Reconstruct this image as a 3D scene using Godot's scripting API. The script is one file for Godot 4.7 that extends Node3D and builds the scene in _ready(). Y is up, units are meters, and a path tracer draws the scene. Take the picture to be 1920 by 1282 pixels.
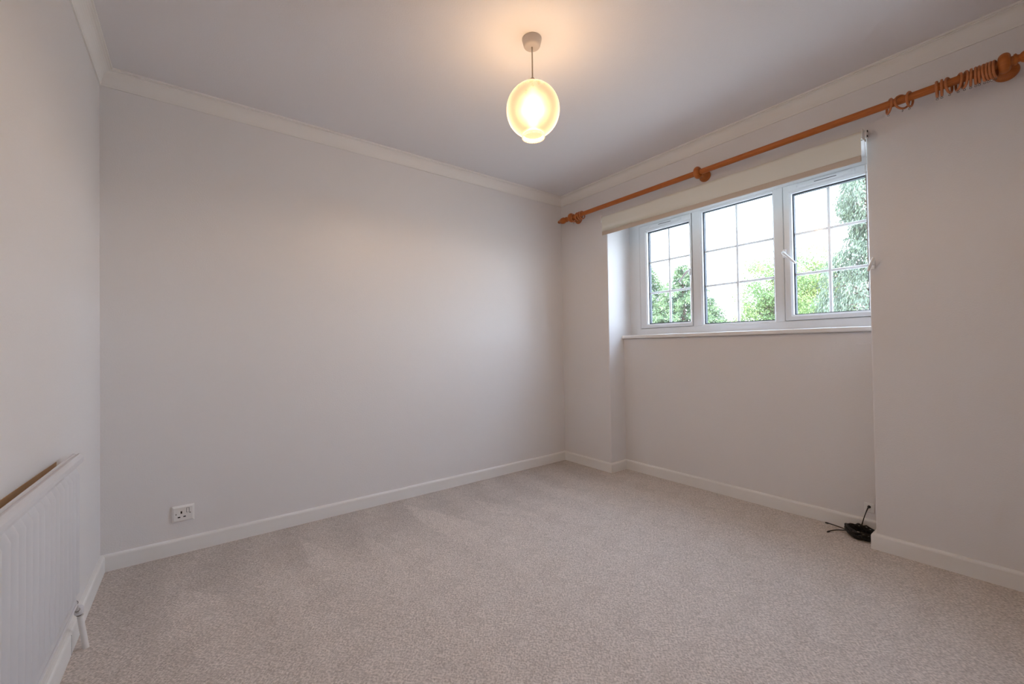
extends Node3D
# An empty bedroom: carpet, cove cornice, pendant lamp, leaded-style window in a recess.
# x runs along the back wall, z towards the camera, y up; the back left corner is the origin.

const W := 3.065        # room width
const D := 2.86         # room depth
const H := 2.4          # ceiling height
const REC := 0.19       # depth of the recess below the sill
const ZA := 0.5345      # recess, end nearest the back wall
const ZB := 2.199       # recess, other end
const XW := 3.35        # inner face of the window frame
const SILL := 1.118
const LAMP := Vector3(1.5563, 2.082, 1.3778)

var M := {}
var rng := RandomNumberGenerator.new()


class Shape:
	var st := SurfaceTool.new()
	var g := 0
	var used := false

	func _init():
		st.begin(Mesh.PRIMITIVE_TRIANGLES)
		st.set_smooth_group(-1)

	func flat():
		st.set_smooth_group(-1)

	func smooth():
		g += 1
		st.set_smooth_group(g)

	# corners counter-clockwise seen from outside
	func tri(a: Vector3, b: Vector3, c: Vector3, ua := Vector2.ZERO, ub := Vector2.ZERO, uc := Vector2.ZERO):
		st.set_uv(ua)
		st.add_vertex(a)
		st.set_uv(uc)
		st.add_vertex(c)
		st.set_uv(ub)
		st.add_vertex(b)

	func quad(a, b, c, d, ua := Vector2.ZERO, ub := Vector2.ZERO, uc := Vector2.ZERO, ud := Vector2.ZERO):
		tri(a, b, c, ua, ub, uc)
		tri(a, c, d, ua, uc, ud)

	# box between two corners with chamfered edges
	func box(lo: Vector3, hi: Vector3, b := 0.0, t := Transform3D()):
		flat()
		var c := (lo + hi) / 2.0
		var h := (hi - lo) / 2.0
		b = minf(b, minf(h.x, minf(h.y, h.z)) * 0.98)
		var n := [Vector3.RIGHT, Vector3.UP, Vector3.BACK]
		for k in 3:
			for s in [-1.0, 1.0]:
				var u: Vector3 = n[(k + 1) % 3]
				var v: Vector3 = n[(k + 2) % 3]
				var o: Vector3 = c + n[k] * h[k] * s
				u = u * (h[(k + 1) % 3] - b)
				v = v * (h[(k + 2) % 3] - b) * s
				quad(t * (o - u - v), t * (o + u - v), t * (o + u + v), t * (o - u + v))
		if b <= 0.0:
			return
		for k in 3:
			var i := (k + 1) % 3
			var j := (k + 2) % 3
			for si in [-1.0, 1.0]:
				for sj in [-1.0, 1.0]:
					var p: Vector3 = c + n[i] * h[i] * si + n[j] * (h[j] - b) * sj
					var q: Vector3 = c + n[i] * (h[i] - b) * si + n[j] * h[j] * sj
					var e: Vector3 = n[k] * (h[k] - b)
					face(t, [p - e, p + e, q + e, q - e], c)
		for sx in [-1.0, 1.0]:
			for sy in [-1.0, 1.0]:
				for sz in [-1.0, 1.0]:
					var o := c + Vector3(h.x * sx, h.y * sy, h.z * sz)
					face(t, [o - Vector3(0, b * sy, b * sz), o - Vector3(b * sx, 0, b * sz), o - Vector3(b * sx, b * sy, 0)], c)

	# a convex face turned away from the point c
	func face(t: Transform3D, p: Array, c: Vector3):
		var n: Vector3 = (p[1] - p[0]).cross(p[2] - p[0])
		if n.dot(p[0] - c) < 0.0:
			p.reverse()
		for k in range(1, p.size() - 1):
			tri(t * p[0], t * p[k], t * p[k + 1])

	# profile of (radius, height) from bottom to top turned round the y axis
	func lathe(prof: Array, n := 32, t := Transform3D(), soft := true):
		if soft:
			smooth()
		for k in prof.size() - 1:
			if not soft:
				smooth()
			var a: Vector2 = prof[k]
			var b: Vector2 = prof[k + 1]
			for i in n:
				var p := TAU * (i % n) / n
				var q := TAU * ((i + 1) % n) / n
				var u0 := Vector2(float(i) / n, 1.0 - float(k) / (prof.size() - 1))
				var u1 := Vector2(float(i + 1) / n, 1.0 - float(k + 1) / (prof.size() - 1))
				var p0 := t * Vector3(cos(p) * a.x, a.y, sin(p) * a.x)
				var p1 := t * Vector3(cos(q) * a.x, a.y, sin(q) * a.x)
				var p2 := t * Vector3(cos(q) * b.x, b.y, sin(q) * b.x)
				var p3 := t * Vector3(cos(p) * b.x, b.y, sin(p) * b.x)
				if b.x > 1e-6:
					tri(p0, p3, p2, u0, Vector2(u0.x, u1.y), u1)
				if a.x > 1e-6:
					tri(p0, p2, p1, u0, u1, Vector2(u1.x, u0.y))

	func tube(path: Array, r, n := 10, closed := false):
		smooth()
		var m := path.size()
		var rings := []
		var up := Vector3.UP
		for k in m:
			var prev: Vector3 = path[(k - 1 + m) % m] if closed or k > 0 else path[k]
			var next: Vector3 = path[(k + 1) % m] if closed or k < m - 1 else path[k]
			var dir := (next - prev).normalized()
			if k == 0:
				up = Vector3.UP if absf(dir.y) < 0.9 else Vector3.RIGHT
			up = (up - dir * up.dot(dir)).normalized()
			var side := dir.cross(up)
			var rad: float = r[k] if r is Array else r
			var ring := []
			for i in n:
				var a := TAU * i / n
				ring.append(path[k] + (up * cos(a) + side * sin(a)) * rad)
			rings.append(ring)
		for k in (m if closed else m - 1):
			for i in n:
				var a: Array = rings[k]
				var b: Array = rings[(k + 1) % m]
				quad(a[i], b[i], b[(i + 1) % n], a[(i + 1) % n])
		if not closed:
			flat()
			for i in range(1, n - 1):
				tri(rings[0][0], rings[0][i], rings[0][i + 1])
				tri(rings[m - 1][0], rings[m - 1][i + 1], rings[m - 1][i])

	# closed profile of (outwards, up), swept along floor points (x, z) with mitred corners; the room lies to the right of the path
	func sweep(prof: Array, path: Array, closed := false):
		var m := path.size()
		var off := []
		for k in m:
			var p: Vector2 = path[k]
			var d0: Vector2 = (p - path[(k - 1 + m) % m]).normalized() if closed or k > 0 else (path[k + 1] - p).normalized()
			var d1: Vector2 = (path[(k + 1) % m] - p).normalized() if closed or k < m - 1 else d0
			var n0 := Vector2(-d0.y, d0.x)
			var n1 := Vector2(-d1.y, d1.x)
			var mid := (n0 + n1).normalized()
			off.append(mid / maxf(mid.dot(n0), 0.2))
		for k in (m if closed else m - 1):
			var j := (k + 1) % m
			for i in prof.size():
				flat()
				var a: Vector2 = prof[i]
				var b: Vector2 = prof[(i + 1) % prof.size()]
				quad(put(path[k], off[k], a), put(path[k], off[k], b), put(path[j], off[j], b), put(path[j], off[j], a))
		if not closed:
			var flat2 := PackedVector2Array(prof)
			var ids := Geometry2D.triangulate_polygon(flat2)
			for e in [0, m - 1]:
				for i in range(0, ids.size(), 3):
					var v := []
					for q in 3:
						v.append(put(path[e], off[e], prof[ids[i + q]]))
					tri(v[0], v[1], v[2])

	func put(p: Vector2, o: Vector2, a: Vector2) -> Vector3:
		return Vector3(p.x + o.x * a.x, a.y, p.y + o.y * a.x)

	# closed profile of (u, v) moved along the axis; u and v follow the given directions
	func prism(prof: Array, at: Vector3, u: Vector3, v: Vector3, along: Vector3, soft := false):
		var n := prof.size()
		var w := u.cross(v).dot(along) > 0.0
		if soft:
			smooth()
		var area := 0.0
		for i in n:
			area += (prof[i] as Vector2).cross(prof[(i + 1) % n])
		if area < 0.0:
			w = not w
		for i in n:
			if not soft:
				flat()
			var a: Vector3 = at + u * prof[i].x + v * prof[i].y
			var b: Vector3 = at + u * prof[(i + 1) % n].x + v * prof[(i + 1) % n].y
			if w:
				quad(a, b, b + along, a + along)
			else:
				quad(b, a, a + along, b + along)
		flat()
		var ids := Geometry2D.triangulate_polygon(PackedVector2Array(prof))
		var cap := w if area > 0.0 else not w
		for i in range(0, ids.size(), 3):
			var p := []
			for q in 3:
				p.append(at + u * prof[ids[i + q]].x + v * prof[ids[i + q]].y)
			var nn: Vector3 = (p[1] - p[0]).cross(p[2] - p[0])
			if nn.dot(along) > 0.0:
				tri(p[0] + along, p[1] + along, p[2] + along)
				tri(p[0], p[2], p[1])
			else:
				tri(p[0], p[1], p[2])
				tri(p[0] + along, p[2] + along, p[1] + along)

	func mesh() -> ArrayMesh:
		st.generate_normals()
		return st.commit()


func part(called: String, s, m: Material, parent: Node, label := "") -> MeshInstance3D:
	var o := MeshInstance3D.new()
	o.name = called
	o.mesh = s.mesh() if s is Shape else s
	o.material_override = m
	if label:
		o.set_meta("label", label)
	parent.add_child(o, true)
	return o


func numbered(called: String) -> String:
	var k := 0
	var n := called
	while has_node(NodePath(n)):
		k += 1
		n = "%s_%03d" % [called, k]
	return n


func tag(o: Node3D, label: String, category: String, group := "", kind := "") -> Node3D:
	o.set_meta("label", label)
	o.set_meta("category", category)
	if group:
		o.set_meta("group", group)
	if kind:
		o.set_meta("kind", kind)
	return o


func thing(called: String, label: String, category: String, at := Vector3.ZERO, group := "", kind := "") -> Node3D:
	var o := Node3D.new()
	o.name = numbered(called)
	add_child(o, true)
	o.position = at
	return tag(o, label, category, group, kind)


func struct(called: String, s, m: Material, label: String, category: String) -> MeshInstance3D:
	var o := part(called, s, m, self)
	tag(o, label, category, "", "structure")
	return o


func noise_tex(freq: float, size: int, a: Color, b: Color, octaves := 3, sd := 1, as_normal := false) -> NoiseTexture2D:
	var f := FastNoiseLite.new()
	f.seed = sd
	f.frequency = freq
	f.fractal_octaves = octaves
	var t := NoiseTexture2D.new()
	t.width = size
	t.height = size
	t.seamless = true
	t.noise = f
	t.as_normal_map = as_normal
	if not as_normal:
		var r := Gradient.new()
		r.set_color(0, a)
		r.set_color(1, b)
		t.color_ramp = r
	return t


func mat(called: String, c: Color, rough: float, spec := 0.5) -> StandardMaterial3D:
	var m := StandardMaterial3D.new()
	m.resource_name = called
	m.albedo_color = c
	m.roughness = rough
	m.metallic_specular = spec
	M[called] = m
	return m


func materials():
	var stipple := noise_tex(0.09, 512, Color.BLACK, Color.WHITE, 3, 11)
	for d in [["wall_paint", Color8(236, 233, 233), 0.38], ["ceiling_paint", Color8(237, 234, 236), 0.9], ["cornice_paint", Color8(243, 240, 237), 0.75]]:
		var m := mat(d[0], d[1], d[2], 0.30 if d[0] == "wall_paint" else 0.3)
		m.uv1_triplanar = true
		m.uv1_world_triplanar = true
		m.uv1_scale = Vector3.ONE * 2.5
		m.heightmap_enabled = d[0] != "cornice_paint"
		m.heightmap_texture = stipple
		m.heightmap_scale = 0.03
	mat("woodwork_paint", Color8(243, 241, 239), 0.35)
	mat("window_plastic", Color8(230, 231, 233), 0.28)
	mat("radiator_enamel", Color8(222, 222, 226), 0.35)
	mat("white_plastic", Color8(243, 241, 239), 0.35)
	mat("grey_gasket", Color8(58, 62, 70), 0.7)
	mat("dark_hole", Color8(22, 20, 20), 0.8)
	mat("black_cable", Color8(9, 10, 14), 0.4)
	mat("old_plaster", Color8(200, 172, 142), 0.9, 0.2)
	mat("blind_fabric", Color8(241, 241, 233), 0.95, 0.1)
	mat("blind_hem", Color8(214, 200, 186), 0.95, 0.1)
	mat("flex", Color8(190, 180, 168), 0.5)
	mat("rose_plastic", Color8(196, 186, 180), 0.4)
	var chrome := mat("brass_fitting", Color8(128, 124, 122), 0.35)
	chrome.metallic = 0.4
	var b := mat("blind_fabric", Color8(241, 241, 233), 0.95, 0.1)
	b.backlight_enabled = true
	b.backlight = Color(0.12, 0.12, 0.11)
	var wood := mat("turned_wood", Color.WHITE, 0.38)
	wood.albedo_texture = noise_tex(0.02, 512, Color8(168, 88, 28), Color8(200, 116, 48), 4, 5)
	wood.uv1_triplanar = true
	wood.uv1_world_triplanar = true
	wood.uv1_scale = Vector3(14, 14, 1.1)
	var ring := mat("ring_wood", Color.WHITE, 0.35)
	ring.albedo_texture = noise_tex(0.02, 256, Color8(172, 98, 54), Color8(206, 130, 80), 3, 6)
	ring.uv1_triplanar = true
	ring.uv1_scale = Vector3(6, 6, 6)
	# glass: a smooth sheet that lets the daylight through
	var g := mat("window_glass", Color(0.96, 0.98, 1.0, 0.03), 0.02)
	g.transparency = BaseMaterial3D.TRANSPARENCY_ALPHA
	# leaves
	for d in [["conifer_leaf", 0.3], ["broad_leaf", 0.5], ["cypress_leaf", 0.3]]:
		var m := mat(d[0], Color.WHITE, 0.75, 0.3)
		m.vertex_color_use_as_albedo = true
		m.cull_mode = BaseMaterial3D.CULL_DISABLED
		m.backlight_enabled = true
		m.backlight = Color(d[1], d[1], d[1])
	mat("bark", Color8(112, 92, 80), 0.95)
	mat("pale_gravel", Color8(190, 184, 172), 0.95)
	mat("brick_red", Color8(168, 120, 104), 0.9)
	mat("roof_tile", Color8(150, 96, 84), 0.9)
	carpet()


func carpet():
	var n := 640
	var im := Image.create(n, n, false, Image.FORMAT_RGB8)
	var f := FastNoiseLite.new()
	f.seed = 3
	f.noise_type = FastNoiseLite.TYPE_VALUE_CUBIC
	f.frequency = 0.15
	f.fractal_octaves = 2
	var fine := f.get_seamless_image(n, n)
	f.seed = 8
	f.frequency = 0.012
	var coarse := f.get_seamless_image(n, n)
	var r := RandomNumberGenerator.new()
	r.seed = 5
	for y in n:
		for x in n:
			var v := (fine.get_pixel(x, y).r - 0.5) * 0.46 + (coarse.get_pixel(x, y).r - 0.5) * 0.05 + r.randf_range(-0.05, 0.05)
			im.set_pixel(x, y, Color(0.845 + v * 0.62, 0.80 + v * 0.62, 0.77 + v * 0.62))
	var m := mat("carpet_pile", Color.WHITE, 1.0, 0.1)
	m.albedo_texture = ImageTexture.create_from_image(im)
	m.uv1_scale = Vector3(4.6, 4.6, 1)
	m.heightmap_enabled = true
	m.heightmap_texture = ImageTexture.create_from_image(fine)
	m.heightmap_scale = 0.25
	# the lie of the pile left by the vacuum cleaner: lighter strokes fanning out from the back wall
	var k := 512
	var nap := Image.create(k, k, false, Image.FORMAT_RGB8)
	nap.fill(Color(0.96, 0.96, 0.96))
	var strokes := [
		[[1.12, 0.23], [1.03, 0.95], [1.28, 1.05], [1.18, 0.75], [1.10, 0.38]],
		[[1.46, 0.10], [1.43, 0.49], [1.49, 0.87], [1.75, 1.0], [1.62, 0.49]],
		[[0.81, 0.17], [0.80, 0.74], [0.98, 0.86], [0.89, 0.44]],
		[[1.86, 0.33], [1.84, 0.60], [2.05, 0.85], [2.0, 0.6]],
		[[0.30, 0.42], [0.28, 0.80], [0.48, 0.95], [0.45, 0.6]],
	]
	for y in k:
		for x in k:
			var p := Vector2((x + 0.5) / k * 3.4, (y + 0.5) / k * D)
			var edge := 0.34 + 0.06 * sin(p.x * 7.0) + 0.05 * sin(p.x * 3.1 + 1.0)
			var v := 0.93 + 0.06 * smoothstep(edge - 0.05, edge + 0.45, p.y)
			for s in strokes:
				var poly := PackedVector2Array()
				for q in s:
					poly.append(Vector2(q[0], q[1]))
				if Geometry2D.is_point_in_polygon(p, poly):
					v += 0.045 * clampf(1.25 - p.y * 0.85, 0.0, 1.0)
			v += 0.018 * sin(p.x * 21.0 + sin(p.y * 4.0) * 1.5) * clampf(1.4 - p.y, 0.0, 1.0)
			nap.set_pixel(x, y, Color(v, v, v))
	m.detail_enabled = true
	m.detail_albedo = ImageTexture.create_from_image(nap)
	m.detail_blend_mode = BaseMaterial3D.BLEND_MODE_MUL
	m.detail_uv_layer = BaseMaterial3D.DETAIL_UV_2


func _ready():
	rng.seed = 77
	# ---- camera
	var cam := Camera3D.new()
	cam.name = "camera"
	cam.basis = Basis.from_euler(Vector3(0.013264, -0.651577, -0.015309))
	cam.position = Vector3(0.3565, 1.0319, 2.77156)
	cam.fov = 78.671
	cam.near = 0.02
	cam.far = 300.0
	add_child(cam)
	cam.current = true
	# ---- overcast sky
	var sky := ProceduralSkyMaterial.new()
	sky.sky_top_color = Color(0.75, 0.85, 0.97)
	sky.sky_horizon_color = Color(0.88, 0.945, 1.0)
	sky.sky_curve = 0.3
	sky.sky_energy_multiplier = 1.0
	sky.ground_horizon_color = Color(0.55, 0.56, 0.54)
	sky.ground_bottom_color = Color(0.5, 0.5, 0.48)
	sky.energy_multiplier = 8.7
	var env := Environment.new()
	env.background_mode = Environment.BG_SKY
	env.sky = Sky.new()
	env.sky.sky_material = sky
	env.tonemap_mode = Environment.TONE_MAPPER_LINEAR
	env.tonemap_exposure = 1.74
	env.sdfgi_enabled = true
	env.ssao_enabled = true
	env.ssil_enabled = true
	var we := WorldEnvironment.new()
	we.name = "sky_and_exposure"
	we.environment = env
	add_child(we)
	# ---- the room, then the things in it
	materials()
	shell()
	window()
	pendant()
	pole()
	blind()
	radiator()
	socket()
	cable()
	outside()


func shell():
	# floor with its carpet
	var s := Shape.new()
	s.box(Vector3(-0.3, -0.25, -0.3), Vector3(W + 0.45, -0.012, D + 0.3))
	var floor_slab := s.mesh()
	var st := SurfaceTool.new()
	st.begin(Mesh.PRIMITIVE_TRIANGLES)
	var lo := Vector2(-0.02, -0.02)
	var hi := Vector2(W + REC + 0.02, D + 0.02)
	for p in [lo, Vector2(hi.x, lo.y), hi, lo, hi, Vector2(lo.x, hi.y)]:
		st.set_normal(Vector3.UP)
		st.set_uv(p / 2.0)
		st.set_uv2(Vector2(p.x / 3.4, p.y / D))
		st.add_vertex(Vector3(p.x, 0, p.y))
	var fl := struct("floor", st.commit(), M.carpet_pile, "beige cut pile carpet covering the whole bedroom floor, marked by vacuum strokes", "carpet")
	part("underfloor", floor_slab, M.dark_hole, fl)
	s = Shape.new()
	s.box(Vector3(-0.3, H, -0.3), Vector3(W + 0.45, H + 0.25, D + 0.3))
	struct("ceiling", s, M.ceiling_paint, "plain white painted ceiling with the pendant lamp hanging from it", "ceiling")
	s = Shape.new()
	s.box(Vector3(-0.3, -0.25, -0.3), Vector3(0, H + 0.25, D + 0.3))
	var wl := struct("wall_left", s, M.wall_paint, "off white painted wall on the left behind the radiator", "wall")
	s = Shape.new()
	s.prism([Vector2(0.795, 0.30), Vector2(0.795, 0.684), Vector2(1.30, 0.699), Vector2(1.99, 0.716), Vector2(1.99, 0.30)], Vector3(0, 0, 0), Vector3.BACK, Vector3.UP, Vector3(0.0012, 0, 0))
	part("unpainted_patch", s, M.old_plaster, wl, "bare brown patch left unpainted behind the radiator")
	s = Shape.new()
	s.box(Vector3(0, -0.25, -0.3), Vector3(W, H + 0.25, 0))
	struct("wall_back", s, M.wall_paint, "large plain off white wall facing the camera with the power socket low on it", "wall")
	s = Shape.new()
	s.box(Vector3(0, -0.25, D), Vector3(W, H + 0.25, D + 0.3))
	struct("wall_front", s, M.wall_paint, "off white wall behind the camera", "wall")
	# window wall: two piers with slightly rounded corners, lintel, and the panel under the sill
	s = Shape.new()
	var far := W + 0.45
	var r := 0.006
	var head := 2.068
	s.prism([Vector2(W, -0.3), Vector2(W, ZA - r), Vector2(W + r * 0.3, ZA - r * 0.3), Vector2(W + r, ZA), Vector2(far, ZA), Vector2(far, -0.3)], Vector3(0, -0.25, 0), Vector3.RIGHT, Vector3.BACK, Vector3(0, head + 0.25, 0))
	s.prism([Vector2(W, D + 0.3), Vector2(W, ZB + r), Vector2(W + r * 0.3, ZB + r * 0.3), Vector2(W + r, ZB), Vector2(far, ZB), Vector2(far, D + 0.3)], Vector3(0, -0.25, 0), Vector3.RIGHT, Vector3.BACK, Vector3(0, head + 0.25, 0))
	s.box(Vector3(W, head, -0.3), Vector3(far, H + 0.25, D + 0.3))
	s.box(Vector3(W + REC, -0.25, ZA), Vector3(far, SILL - 0.03, ZB))
	struct("wall_right", s, M.wall_paint, "off white wall on the right with the recessed window bay in it", "wall")
	# cove cornice
	var c := 0.0526
	var d := H - 2.3217
	var cove := [Vector2(-0.01, H - d), Vector2(0.006, H - d), Vector2(0.0075, H - d + 0.006)]
	for k in 9:
		var a := PI / 2 * k / 8.0
		cove.append(Vector2(c - 0.007 - cos(a) * (c - 0.0155), H - d + 0.007 + sin(a) * (d - 0.0200)))
	cove.append(Vector2(c - 0.007, H - 0.009))
	cove.append(Vector2(c, H - 0.009))
	cove.append(Vector2(c, H + 0.01))
	cove.append(Vector2(-0.01, H + 0.01))
	var runs := [
		["trim_1", [Vector2(0, D), Vector2(0, 0)], "white cove cornice along the top of the left wall"],
		["trim_2", [Vector2(0, 0), Vector2(W, 0)], "white cove cornice along the top of the back wall"],
		["trim_3", [Vector2(W, 0), Vector2(W, D)], "white cove cornice along the top of the window wall"],
		["trim_4", [Vector2(W, D), Vector2(0, D)], "white cove cornice on the wall behind the camera"],
	]
	for q in runs:
		s = Shape.new()
		mitred(s, cove, q[1][0], q[1][1], true, true)
		struct(q[0], s, M.cornice_paint, q[2], "cornice")
	# skirting boards
	var sk := [Vector2(-0.005, -0.01), Vector2(0.018, -0.01), Vector2(0.018, 0.066), Vector2(0.0165, 0.0715), Vector2(0.0125, 0.0755), Vector2(0.007, 0.077), Vector2(-0.005, 0.077)]
	var base := [
		["baseboard_left", [Vector2(0, D), Vector2(0, 0)], "white skirting board along the left wall under the radiator"],
		["baseboard_back", [Vector2(0, 0), Vector2(W, 0)], "white skirting board along the back wall below the socket"],
		["baseboard_front", [Vector2(W, D), Vector2(0, D)], "white skirting board on the wall behind the camera"],
	]
	for q in base:
		s = Shape.new()
		mitred(s, sk, q[1][0], q[1][1], true, true)
		var o := struct(q[0], s, M.woodwork_paint, q[2], "skirting board")
		if q[0] == "baseboard_left":
			var j := Shape.new()
			j.box(Vector3(0.0170, 0.0, 0.6946), Vector3(0.0184, 0.068, 0.6962))
			part("joint", j, M.grey_gasket, o, "fine dark joint in the skirting")
	s = Shape.new()
	var path := [Vector2(W, 0), Vector2(W, ZA), Vector2(W + REC, ZA), Vector2(W + REC, ZB), Vector2(W, ZB), Vector2(W, D)]
	for k in 5:
		mitre_piece(s, sk, path, k)
	struct("baseboard_right", s, M.woodwork_paint, "white skirting board stepping in and out of the window recess", "skirting board")


# one straight run of a moulding whose ends are mitred into 90 degree inner corners
func mitred(s: Shape, prof: Array, a: Vector2, b: Vector2, _in0: bool, _in1: bool):
	var d := (b - a).normalized()
	var n := Vector2(-d.y, d.x)
	run(s, prof, a, b, n + d, n - d)


func mitre_piece(s: Shape, prof: Array, path: Array, k: int):
	var a: Vector2 = path[k]
	var b: Vector2 = path[k + 1]
	var d := (b - a).normalized()
	var n := Vector2(-d.y, d.x)
	var oa := n + d
	var ob := n - d
	if k > 0:
		var p: Vector2 = (a - path[k - 1]).normalized()
		oa = n + Vector2(-p.y, p.x)
	if k + 2 < path.size():
		var p: Vector2 = (path[k + 2] - b).normalized()
		ob = n + Vector2(-p.y, p.x)
	run(s, prof, a, b, oa, ob)


func run(s: Shape, prof: Array, a: Vector2, b: Vector2, oa: Vector2, ob: Vector2):
	for i in prof.size():
		var p: Vector2 = prof[i]
		var q: Vector2 = prof[(i + 1) % prof.size()]
		s.flat()
		s.quad(s.put(a, oa, q), s.put(a, oa, p), s.put(b, ob, p), s.put(b, ob, q))


# a rectangular frame of four mitred members in the plane of the window; y0..y1, z0..z1 outer size, w member width
func ring_frame(s: Shape, x0: float, x1: float, y0: float, y1: float, z0: float, z1: float, wb: float, wt: float, wl: float, wr: float, slope := 0.0, b := 0.002):
	# profile corners from outer back to inner back; slope makes the inner edge lean like a glazing bead
	var o := [Vector2(z0, y0), Vector2(z1, y0), Vector2(z1, y1), Vector2(z0, y1)]
	var i := [Vector2(z0 + wl, y0 + wb), Vector2(z1 - wr, y0 + wb), Vector2(z1 - wr, y1 - wt), Vector2(z0 + wl, y1 - wt)]
	var loops := [[o, x1, 0.0], [o, x0 + b, 0.0], [o, x0, b], [i, x0, -b - slope], [i, x0 + b + slope * 0.6, -slope * 0.15], [i, x1, 0.0]]
	var pts := []
	for l in loops:
		var c := []
		for k in 4:
			var sz := 1.0 if (k == 0 or k == 3) else -1.0
			var sy := 1.0 if k < 2 else -1.0
			c.append(Vector3(l[1], l[0][k].y + sy * l[2], l[0][k].x + sz * l[2]))
		pts.append(c)
	s.flat()
	for l in loops.size():
		var m := (l + 1) % loops.size()
		for k in 4:
			var n := (k + 1) % 4
			s.quad(pts[l][k], pts[m][k], pts[m][n], pts[l][n])


func bars(parent: Node, y0: float, y1: float, z0: float, z1: float):
	var x := XW + 0.034
	var zc := (z0 + z1) / 2.0
	var s := Shape.new()
	s.box(Vector3(x - 0.005, y0, zc - 0.0085), Vector3(x + 0.005, y1, zc + 0.0085), 0.003)
	part("glazing_bar", s, M.window_plastic, parent)
	for y in [1.464, 1.719]:
		for q in [[z0, zc - 0.0087], [zc + 0.0087, z1]]:
			s = Shape.new()
			s.box(Vector3(x - 0.005, y - 0.0085, q[0]), Vector3(x + 0.005, y + 0.0085, q[1]), 0.003)
			part("glazing_bar", s, M.window_plastic, parent)


func pane(parent: Node, y0: float, y1: float, z0: float, z1: float):
	for x in [XW + 0.025, XW + 0.046]:
		var s := Shape.new()
		s.flat()
		s.quad(Vector3(x, y0, z0), Vector3(x, y1, z0), Vector3(x, y1, z1), Vector3(x, y0, z1))
		part("pane", s, M.window_glass, parent)
	var s2 := Shape.new()
	ring_frame(s2, XW + 0.022, XW + 0.05, y0 - 0.006, y1 + 0.006, z0 - 0.006, z1 + 0.006, 0.011, 0.011, 0.011, 0.011, 0.0, 0.0005)
	part("gasket", s2, M.grey_gasket, parent, "dark rubber seal round the glass")


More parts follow.
